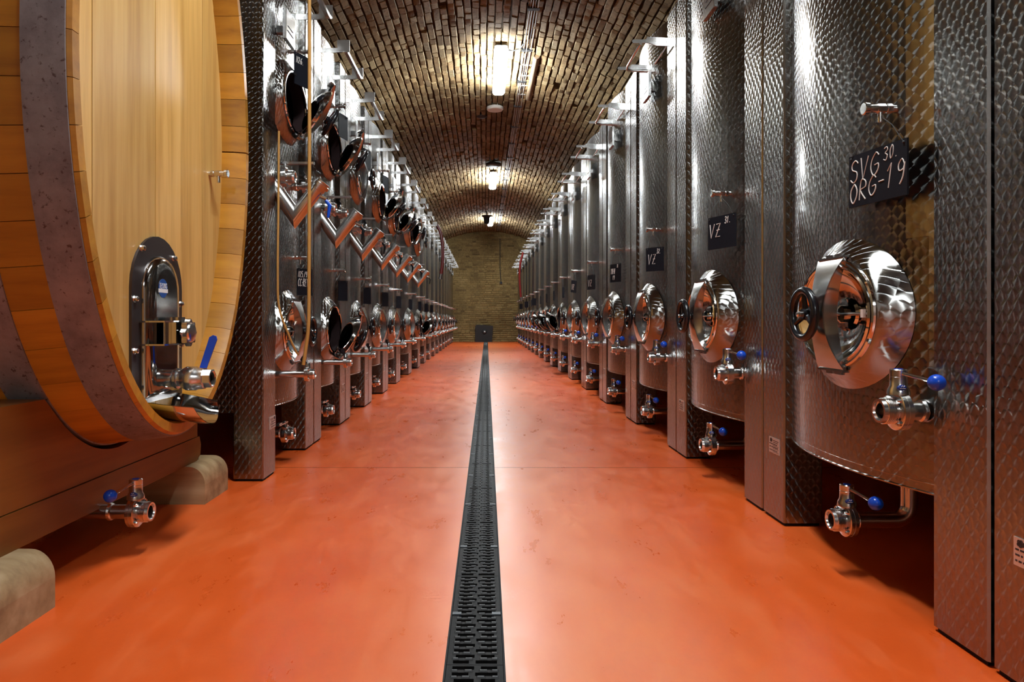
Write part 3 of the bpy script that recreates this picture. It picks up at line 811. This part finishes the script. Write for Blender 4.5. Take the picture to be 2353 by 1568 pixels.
def text_strokes(o, s, u0, z0, h, wid=.62, r=.0016, slope=0.0, yf=-.0034):
    u = u0
    for ch in s:
        b = MB(); r_ = r*1.35
        for st in GL[ch]:
            pts = [Vector((u+px*h*wid*1.25+pz*h*.10, yf, z0+pz*h+(u-u0)*slope)) for px, pz in st]
            if ch in 'SGORC30965' and len(pts) > 2:
                Q = []
                for i in range(len(pts)-1):
                    p0, p1, p2, p3 = pts[max(i-1,0)], pts[i], pts[i+1], pts[min(i+2,len(pts)-1)]
                    for q in range(3):
                        w = q/3; Q.append(.5*((2*p1)+(-p0+p2)*w+(2*p0-5*p1+4*p2-p3)*w*w+(-p0+3*p1-3*p2+p3)*w**3))
                pts = Q+[pts[-1]]
            b.tube(pts, r_, 5)
        if GL[ch]: link('chalk_letter', b.mesh('chalk_letter', M['chalk']), o)
        u += h*wid*(.5 if ch in '.-' else .95)
def chalkboard(label, far, near, z0, z1, texts, row, hook=None, tilt=0.0):
    """far/near: (x,y) of the board's two ends in plan; row +1 right, -1 left"""
    L = math.hypot(far[0]-near[0], far[1]-near[1]); H = z1-z0
    a, b_ = (far, near) if row > 0 else (near, far)      # left and right end as the viewer sees it
    ang = math.atan2(b_[1]-a[1], b_[0]-a[0])
    cx, cy = (a[0]+b_[0])/2, (a[1]+b_[1])/2
    m = MB(); m.box(-L/2, L/2, -.003, .003, 0, H)
    o = link('chalkboard', m.mesh('chalkboard', M['chalkboard'], smooth=False), None, (cx,cy,z0), (0,tilt,ang))
    tag(o, label, 'chalkboard', 'chalkboards hung on the right-hand tanks' if row > 0 else 'chalkboards hung on the left-hand tanks')
    if texts:
        for (s, u, z, h, *rest) in texts:
            text_strokes(o, s, -L/2+u*L, z*H, h*H, *(rest or []))
    if hook:
        o_inv = (Matrix.Translation((cx,cy,z0)) @ Matrix.Rotation(ang,4,'Z') @ Matrix.Rotation(tilt,4,'Y')).inverted()
        h = o_inv @ Vector(hook); m = MB()
        for sgn, d in ((-1,.012),(1,-.012)):
            e = Vector((sgn*(L/2-.012), -.004, H-.010)); q = h + Vector((d,0,0))
            mid = (e+q)/2 + Vector((sgn*.012,-.004,.006))
            m.tube([q, mid, e], .0012, 5); m.sphere(e, .004, 8, 6)
        link('string', m.mesh('string', M['string']), o)
    return o
def hook_r(k): return (X_R-.055, YR0+PIT*k-.32, 1.515)
chalkboard('black chalkboard reading SVG ORG 30 on the nearest full tank at right', (1.190,2.222), (1.226,1.975), 1.242, 1.407,
           [('SVG',.02,.47,.42,.70,.0015,.06),('30.',.62,.72,.24,.64,.0011,.04),('ORG-',.02,.07,.37,.72,.0015,.14),('19',.66,.20,.44,.62,.0015,.06)], 1, hook_r(0))
chalkboard('black chalkboard reading VZ 31 hanging on the third right-hand tank', (1.160,3.53), (1.228,3.33), 1.238, 1.402,
           [('VZ',.05,.36,.42,.75,.0019),('31.',.62,.74,.20,.55,.0014,.05)], 1, hook_r(1))
chalkboard('black chalkboard reading VZ 32 turned out on the fourth right-hand tank', (1.140,4.80), (1.232,4.69), 1.216, 1.380,
           [('VZ',.10,.30,.42,.55,.0017),('32.',.62,.74,.20,.42,.0013)], 1, hook_r(2))
chalkboard('black chalkboard reading YM W 19 33 on the fifth right-hand tank', (1.165,6.30), (1.228,6.14), 1.220, 1.385,
           [('YM-W',.08,.46,.30,.42,.0018),('19',.25,.14,.24,.45,.0018),('33',.66,.80,.16,.4,.0014)], 1, hook_r(3))
chalkboard('black chalkboard reading VZ hanging on the sixth right-hand tank', (1.165,7.70), (1.226,7.55), 1.215, 1.375,
           [('VZ',.12,.22,.46,.6,.0020)], 1, hook_r(4))
chalkboard('slanted slate chalkboard reading VZ on the seventh right-hand tank', (1.150,9.06), (1.200,8.93), 1.235, 1.395,
           [('VZ',.16,.22,.46,.5,.0022)], 1, hook_r(5), .12)
for n, (k, w) in enumerate(((6,.12),(7,.10),(8,.10),(9,.10),(10,.20),(11,.14),(12,.20),(14,.20))):
    yy = YR0+PIT*k-.42
    chalkboard('small black chalkboard hanging on the %s right-hand tank' % ORD[k+1], (1.13 if w > .15 else 1.205, yy+w*.7), (1.222, yy), 1.21, 1.38, [], 1, hook_r(k))
yl = lambda i: (YL[i]+YL[i+1])/2
chalkboard('slate chalkboard reading N26 high on the first left-hand tank', (-1.095,yl(0)+.055), (-1.160,yl(0)-.075), 2.325, 2.52,
           [('N26.',.08,.68,.20,.50,.0016)], -1, (-X_L+.055,yl(0)+.05,2.552))
chalkboard('chalkboard reading N25 CC REV above the lower manhole of the first left-hand tank', (-1.085,yl(0)+.060), (-1.150,yl(0)-.050), 1.03, 1.195,
           [('N25./9',.04,.68,.22,.40,.0013),('CC-REV',.03,.34,.28,.36,.0013)], -1, (-X_L+.055,yl(0)+.06,1.258))
for i in (1,2,3,4,5,6,7,8):
    chalkboard('narrow turned slate board by the lower tap of the %s left-hand tank' % ORD[i], (-1.10,yl(i)+.145), (-1.160,yl(i)+.085), 1.03, 1.19, [], -1, (-X_L+.055,yl(i)+.06,1.258))
for i in (1,2,3):
    chalkboard('slate board under the upper tap of the %s left-hand tank' % ORD[i], (-1.11,yl(i)+.20), (-1.150,yl(i)+.05), 2.33, 2.52, [], -1, (-X_L+.055,yl(i)+.05,2.552))

# ---------------------------------------------------------------- oval cask, cradle, blocks
BX, BY, BZ, BA, BB, BL = -1.17, 2.665, 1.70, .732, 1.262, 1.50
cask = thing('wine_cask', 'huge oval oak wine cask with iron hoops at the left', 'cask', (BX,BY,BZ-BB))
O = Vector((BX,BY,BZ-BB))
def bul(d): return 1 + .055*math.sin(PI*min(max(d/BL,0),1))
def cp(t, d, inset=0.0):
    s = bul(d); a, b = BA*s-inset, BB*s-inset
    return Vector((-d, a*math.cos(t), BB + b*math.sin(t)))
def equal_arc(n):
    N = 2000; L = [0]; P = [(BA*math.cos(2*PI*i/N), BB*math.sin(2*PI*i/N)) for i in range(N+1)]
    for i in range(N): L.append(L[-1]+math.dist(P[i],P[i+1]))
    out = []; j = 0
    for k in range(n+1):
        q = L[-1]*k/n
        while j < N and L[j+1] < q: j += 1
        out.append(2*PI*j/N)
    return out
NS = 48; ts = equal_arc(NS)
ds = [0,.012,.05,.11,.25,.45,.70,.90,1.10,1.27,1.39,1.45,BL]
for k in range(NS):
    t0, t1 = ts[k]+.0009, ts[k+1]-.0009; b = MB()
    tt = [t0+(t1-t0)*q/3 for q in range(4)]
    outer = [[cp(t,d,(.006 if d in (0,BL) else 0)) for t in tt] for d in ds]
    def ins(d):
        e = min(d, BL-d)
        return .040+.022*min(e/.05,1) if e < .11 else .075
    inner = [[cp(t,d,ins(d)) for t in tt] for d in ds]
    rings = [outer[i] + list(reversed(inner[i])) for i in range(len(ds))]
    b.loft(rings); n = 8; L_ = len(b.v)
    b.f.append(tuple(range(n))); b.m.append(0); b.f.append(tuple(L_-1-q for q in range(n))); b.m.append(0)
    link('stave', b.mesh('stave', M['stave'], sharp=20), cask)
for (d0, d1) in ((.014,.135),(.265,.385),(.50,.58),(BL-.58,BL-.50),(BL-.385,BL-.265),(BL-.135,BL-.014)):
    b = MB(); N = 120; rings = []
    for i in range(N+1):
        t = 2*PI*i/N; rings.append([cp(t,d0,.001),cp(t,d0,-.005),cp(t,(d0+d1)/2,-.0055),cp(t,d1,-.005),cp(t,d1,.001)])
    b.loft(rings)
    for q in (.25,.5,.75):
        t = 2.75; p = cp(t, d0+(d1-d0)*q, -.005); b.sphere(p, .010, 10, 6)
    link('hoop', b.mesh('hoop', M['hoop'], sharp=40), cask)
def head(dd, sgn):
    yb = [-.70,-.437,-.247,-.007,.213,.432,.56,.70]
    for k in range(len(yb)-1):
        ya, ye = yb[k]+.0008, yb[k+1]-.0008
        ai, bi = BA*bul(dd)-.070, BB*bul(dd)-.070
        ya, ye = max(ya,-ai+.001), min(ye,ai-.001)
        yy = [ya+(ye-ya)*q/6 for q in range(7)]
        top = [(y, BB+bi*math.sqrt(max(0,1-(y/ai)**2))) for y in yy]; bot = [(y, BB-bi*math.sqrt(max(0,1-(y/ai)**2))) for y in yy]
        b = MB(); b.prism_x(bot + list(reversed(top)), -dd-.06, -dd + (.0015 if k % 2 else 0))
        link('head_board', b.mesh('head_board', M['head'], sharp=20), cask)
head(.11, 1); head(BL-.17, -1)
# hatch in the cask head
HX = -.11
def arch(hw, zb, ztop, n=14):
    zc = ztop-hw; P = [(-hw,zb)] + [(hw,zb)] + [(hw*math.cos(PI*i/n), zc+hw*math.sin(PI*i/n)) for i in range(n+1)]
    return [P[0],P[1]]+P[2:]
zh = lambda z: z-O.z
b = MB(); b.prism_x(arch(.205, zh(.565), zh(1.203)), HX-.002, HX+.010); plate = link('hatch_plate', b.mesh('hatch_plate', M['dark_steel'], sharp=30), cask)
b = MB()
for (yy, zz) in ((-.135,1.145),(.125,1.130),(-.185,.955),(.188,.945),(-.185,.765),(.188,.775),(-.185,.625),(.188,.625)):
    b.lathe((HX+.008,yy,zh(zz)),(1,0,0),[(0,.014),(.003,.014)],12); b.lathe((HX+.011,yy,zh(zz)),(1,0,0),[(0,.010),(.012,.010),(.014,.006)],6)
    nut = MB(); nut.v, nut.f, nut.m = b.v, b.f, b.m
    link('bolt', nut.mesh('bolt', M['fitting']), plate); b = MB()
b = MB(); rr = []
for s_, dx in ((0,.010),(.002,.024),(.012,.034),(.028,.040),(.05,.043)):
    hw = .137-s_; P = arch(hw, zh(.585)+s_, zh(1.126)-s_); rr.append([(HX+dx,y,z) for y,z in P])
b.loft(rr); b.add(rr[-1], [tuple(range(len(rr[-1])))])
hd = link('hatch_door', b.mesh('hatch_door', M['dark_polish'], sharp=50), cask)
# sticker with lettering
b = MB(); b.lathe((HX+.0432,-.035,zh(1.000)),(1,0,0),[(0,.036),(.0008,.036)],28)
b.box(HX+.0438,HX+.0444,-.073,.003,zh(.983),zh(.998),1)
vv = len(b.v)
for i, ch in enumerate('TECNOS'):
    for st in GL[ch]:
        b.tube([(HX+.0442,-.066+i*.0105+px*.0135,zh(1.000)+pz*.019) for px,pz in st], .0011, 4, 1)
link('sticker', b.mesh('sticker', [M['sticker'] if 'sticker' in M else mat('sticker_blue',(.01,.07,.28),.4), M['white']]), hd)
# clamp bracket with star knob
b = MB()
for zz in (.872,.786):
    b.box(HX+.006, HX+.105, -.155, .060, zh(zz)-.003, zh(zz)+.003)
b.box(HX+.050, HX+.105, .054, .060, zh(.786), zh(.872)); b.box(HX+.050, HX+.105, -.060, -.054, zh(.786), zh(.872))
b.box(HX+.050, HX+.056, -.060, .060, zh(.786), zh(.872))
b.tube([(HX+.04,0,zh(.829)),(HX+.112,0,zh(.829))], .014, 14); b.box(HX+.065,HX+.100,-.03,.03,zh(.875),zh(.889))
br = link('hatch_clamp', b.mesh('hatch_clamp', M['polished']), cask)
b = MB(); pts = []
for i in range(40):
    an = 2*PI*i/40; r = .048+.006*math.cos(an*8); pts.append((r*math.cos(an), zh(.829)+r*math.sin(an)))
b.prism_x(pts, HX+.116, HX+.136); b.lathe((HX+.102,0,zh(.829)),(1,0,0),[(0,.022),(.018,.030)],16); b.lathe((HX+.134,0,zh(.829)),(1,0,0),[(0,.040),(.008,.036),(.010,.030)],20)
link('star_knob', b.mesh('star_knob', M['fitting']), br)
# ball valve with blue lever
VZ_ = zh(.650); VY = .0
b = MB()
b.lathe((HX+.000,VY,VZ_),(1,0,0),[(0,.026),(.014,.026),(.014,.034),(.07,.034),(.072,.028),(.078,.028),(.078,.040),(.088,.040),(.09,.031),(.102,.031),(.104,.038),(.112,.042)],26)
b.lathe((HX+.112,VY,VZ_),(1,0,0),[(0,.042),(.010,.047),(.045,.047),(.052,.043),(.078,.041),(.078,.037)],26)
b.lathe((HX+.190,VY,VZ_),(1,0,0),[(0,.037),(.030,.037),(.032,.031),(.028,.026),(-.01,.025)],8,phase=PI/8)
bv = link('cask_valve', b.mesh('cask_valve', M['brushed'], sharp=30), cask)
b = MB(); b.prism_y([(HX+.150,VZ_+.030),(HX+.176,VZ_+.024),(HX+.222,VZ_+.150),(HX+.218,VZ_+.164),(HX+.206,VZ_+.168),(HX+.192,VZ_+.160)], .038, .044)
b.lathe((HX+.162,.030,VZ_+.03),(0,1,0),[(0,.012),(.02,.012)],10)
link('lever', b.mesh('lever', M['blue']), bv)
# drip scoop
b = MB(); rings = []
for i in range(9):
    x = HX+.004+.19*i/8; up = .020*(i/8)
    P = []
    for q in range(13):
        an = -1.15+2.3*q/12
        P.append((x + (.03*math.sin(q/12*PI) if i == 8 else 0), .150*math.sin(an)/math.sin(1.15)*(1-.25*(i/8)**2), zh(.505)+.075*(1-math.cos(an))/(1-math.cos(1.15)) - .030*(i/8)))
    rings.append(P)
b.loft(rings, closed=False); b.loft([[(x,y,z-.002) for x,y,z in r] for r in reversed(rings)], closed=False)
link('drip_scoop', b.mesh('drip_scoop', M['polished']), cask)
# sample tap on the head
tp = tap_nodes(.088)
o = put(tp, cask, True, (-HX, 3.175-BY, zh(1.558)))

cr = thing('cask_cradle', 'heavy brown timber cradle under the oval cask', 'cradle', (-1.43,BY,0))
for xs in (0, -1.08):
    P = [(-.74,.297),(.74,.297)]
    sc = 1.045; top = []
    for i in range(41):
        y = .74-1.48*i/40; a = BA*sc*1.0; bq = BB*sc
        zc = BZ - bq*math.sqrt(max(0.0,1-(y/a)**2)) if abs(y) < a else 9
        top.append((y, min(.620, zc)))
    P += top
    b = MB(); b.prism_x(P, -.14+xs, 0+xs); link('saddle', b.mesh('saddle', M['cradle'], sharp=25), cr)
    b = MB(); b.prism_x([(-.76,.178),(.72,.178),(.765,.200),(.775,.250),(.755,.294),(-.76,.294)], -.14+xs, .004+xs); link('beam', b.mesh('beam', M['cradle'], sharp=25), cr)
def block(label, y0, y1, xf):
    b = MB(); h = .178; L = .62; n = 8; rr = .075
    P = [(0,0),(0,h-rr-.01)] + [(-rr+rr*math.cos(PI/2*i/n), h-rr-.01+(rr+.01)*math.sin(PI/2*i/n)) for i in range(n+1)] + [(-L,h),(-L,0)]
    b.prism_y([(x,z) for x,z in P], y0, y1)
    o = link('timber_block', b.mesh('timber_block', M['block'], sharp=40), None, (xf,0,0))
    tag(o, label, 'timber block', 'timber blocks under the cask cradle')
block('pale worn timber block with rounded end under the far end of the cask cradle', 3.245, 3.536, -1.327)
block('pale worn timber block with rounded end in the lower left corner', 1.80, 2.09, -1.313)
# outlet under the cask
ov = thing('floor_outlet_valve', 'steel outlet pipe with threaded valve and blue ball lever below the cask', 'valve', (-1.40,2.55,.162))
nv = valve_nodes(.085, .0265, 'ball', .30)
o = put(nv, ov, True)

# ---------------------------------------------------------------- hoses
def hose(name, label, cat, pts, r, m_, fit=None):
    b = MB(); P = [Vector(p) for p in pts]; Q = []
    for i in range(len(P)-1):
        p0 = P[max(i-1,0)]; p1 = P[i]; p2 = P[i+1]; p3 = P[min(i+2,len(P)-1)]
        for q in range(6):
            t = q/6
            Q.append(.5*((2*p1)+(-p0+p2)*t+(2*p0-5*p1+4*p2-p3)*t*t+(-p0+3*p1-3*p2+p3)*t**3))
    Q.append(P[-1]); b.tube(Q, r, 10)
    o = link(name, b.mesh(name, m_)); tag(o, label, cat)
    if fit:
        c = MB(); c.lathe(Q[-1], Q[-1]-Q[-2], [(-.05,r*1.15),(.03,r*1.15),(.03,r*1.5),(.06,r*1.5)], 12); link('coupling', c.mesh('coupling', M['fitting']), o)
    return o
hose('hanging_cord', 'thick yellow braided cord hanging in front of the first left-hand tank', 'cord',
     [(-.985,3.84,2.86),(-.98,3.83,2.60),(-.98,3.83,1.9),(-.982,3.83,1.2),(-.985,3.83,.86),(-1.0,3.83,.72),(-1.014,3.83,.625)], .0098, M['rope'])
hose('hanging_cord', 'thin yellow cord curving across the lower manhole of the first left-hand tank', 'cord',
     [(-1.165,3.875,1.95),(-1.168,3.875,1.5),(-1.170,3.87,1.15),(-1.165,3.88,.95),(-1.12,3.90,.80),(-1.09,3.93,.71),(-1.075,3.95,.675)], .0062, M['rope'])
hose('wine_hose', 'dark red hose hanging from a rail on the left-hand tanks far down the aisle', 'hose',
     [(-.98,14.2,2.85),(-.90,14.2,2.66),(-.862,14.2,2.35),(-.868,14.2,2.05),(-.905,14.2,1.78)], .032, M['red_hose'], True)
hose('wine_hose', 'red hose hanging from a rail on the right-hand tanks near the end wall', 'hose',
     [(1.03,18.0,2.65),(.955,18.0,2.35),(.935,18.0,2.0),(.95,18.0,1.7),(.975,18.0,1.42)], .028, M['red_hose'], True)

# ---------------------------------------------------------------- ceiling lamps and services
def lamp(label, y):
    t = thing('ceiling_lamp', label, 'lamp', (.21,y,4.15), 'ceiling lamps along the vault')
    b = MB(); b.box(-.080,.080,-.77,.77,.060,.110,0,.02); b.box(-.02,.02,-.5,-.46,.105,.24); b.box(-.02,.02,.46,.5,.105,.24); link('housing', b.mesh('housing', M['lamp_housing']), t)
    b = MB(); P = [(-.088,.062),(-.088,.030),(-.070,.006),(-.045,0),(.045,0),(.070,.006),(.088,.030),(.088,.062)]
    n = len(P); rings = []
    for yy, s_ in ((-.80,.80),(-.79,.92),(-.74,1),(.74,1),(.79,.92),(.80,.80)):
        rings.append([(x*s_, yy, .062-(.062-z)*s_) for x,z in P])
    b.loft(rings); b.add(rings[0],[tuple(range(n))]); b.add(rings[-1],[tuple(range(n-1,-1,-1))])
    for i, f in enumerate(b.f):           # tubes sit near the sides: the flat underside of the diffuser is dimmer than its flanks
        if len(f) > 4 or sum(b.v[k][2] for k in f)/len(f) < .012: b.m[i] = 1
    link('diffuser', b.mesh('diffuser', [M['glow'], M['glow_low']], sharp=50), t)
lamp('lit fluorescent ceiling lamp nearest in view on the vault', 9.18)
lamp('lit ceiling lamp in the middle of the vault, second in view', 16.40)
lamp('lit ceiling lamp farthest down the vault near the end wall', 23.2)
lamp('lit ceiling lamp above the camera over the aisle', 2.00)
lamp('lit ceiling lamp behind the camera over the aisle', -5.2)
b = MB(); b.lathe((0,0,0),(0,0,-1),[(-.10,.05),(0,.05),(0,.135),(.035,.135),(.05,.12)],32)
tag(link('round_lamp', b.mesh('round_lamp', M['sensor']), None, (.175,11.0,4.30)), 'unlit round white ceiling lamp behind the nearest tube lamp', 'lamp')
b = MB(); b.lathe((0,0,0),(0,0,-1),[(-.12,.03),(0,.03),(0,.17),(.045,.17),(.06,.14)],28)
tag(link('round_lamp', b.mesh('round_lamp', M['black_iron']), None, (.20,14.9,4.285)), 'dark round lamp on the vault before the middle tube lamp', 'lamp')
b = MB(); b.lathe((0,0,0),(0,0,-1),[(-.02,.05),(0,.085),(.03,.09),(.05,.05)],10)
tag(link('vault_vent', b.mesh('vault_vent', M['black_iron']), None, (-.04,11.55,4.34)), 'small black vent knob on the vault left of the round lamp', 'vent')
b = MB(); b.lathe((0,0,0),(0,0,-1),[(-.20,.02),(0,.02),(.02,.16),(.05,.16),(.08,.10),(.28,.085),(.30,.03)],16)
tag(link('black_lantern', b.mesh('black_lantern', M['black_iron']), None, (.08,21.8,4.22)), 'black lantern hanging before the farthest lit lamp', 'lantern')
cb = thing('cable_run', 'bundle of grey cables clipped along the vault right of the lamps', 'cables', (.55,0,4.33))
for q in range(4):
    b = MB(); b.tube([(-.045+.028*q+.004*math.sin(i*1.7+q), 3+i*.8, -.03+.004*math.sin(i*2.3+q*2)-.008*(q%2)) for i in range(30)], .006, 6)
    link('cable', b.mesh('cable', M['cable']), cb)
for y in [5.2+i*1.15 for i in range(19)]:
    b = MB(); b.box(-.075,.06,y-.03,y+.03,-.045,.03); link('clip', b.mesh('clip', M['black_iron']), cb)
b = MB(); b.tube([(-.33,8.66,-.01),(-.20,8.68,-.035),(-.10,8.62,-.035),(-.055,8.45,-.03)], .008, 6); link('lamp_lead', b.mesh('lamp_lead', M['black_iron']), cb)
cd = thing('conduit_pipe', 'short brown conduit pipe strapped to the vault beside the nearest lamp', 'pipe', (.68,9.7,4.30))
b = MB(); b.tube([(0,-.85,0),(0,.85,0)], .042, 14); link('pipe', b.mesh('pipe', M['conduit'] if 'conduit' in M else mat('conduit',(.22,.15,.09),.7)), cd)
for y in (-.55,-.15,.25,.65):
    b = MB(); b.box(-.16,.10,y-.018,y+.018,-.012,.02); link('strap', b.mesh('strap', M['cable']), cd)

# ---------------------------------------------------------------- at the end wall
b = MB(); b.prism_y([(-.33,0),(.32,-.01),(.37,.63),(-.27,.68),(-.33,.62)], -.02, .02)
b.lathe((.03,-.02,.40),(0,-1,0),[(0,.10),(.02,.09),(.03,.06)],20)
bp = link('fan_panel', b.mesh('fan_panel', M['black_iron']), None, (-.02,26.70,.0)); tag(bp, 'black square panel leaning on the end wall behind the drain', 'panel')
b = MB(); b.sphere((.04,-.055,.40), .035, 12, 8); link('centre_cap', b.mesh('centre_cap', M['white']), bp)
b = MB(); b.tube([(.62,0,4.05),(.62,0,2.9),(.66,0,2.35)], .014, 8); b.box(.61,.71,-.03,.03,2.27,2.36)
tag(link('wall_conduit', b.mesh('wall_conduit', M['black_iron']), None, (0,26.77,0)), 'thin dark conduit running down the brick end wall', 'pipe')
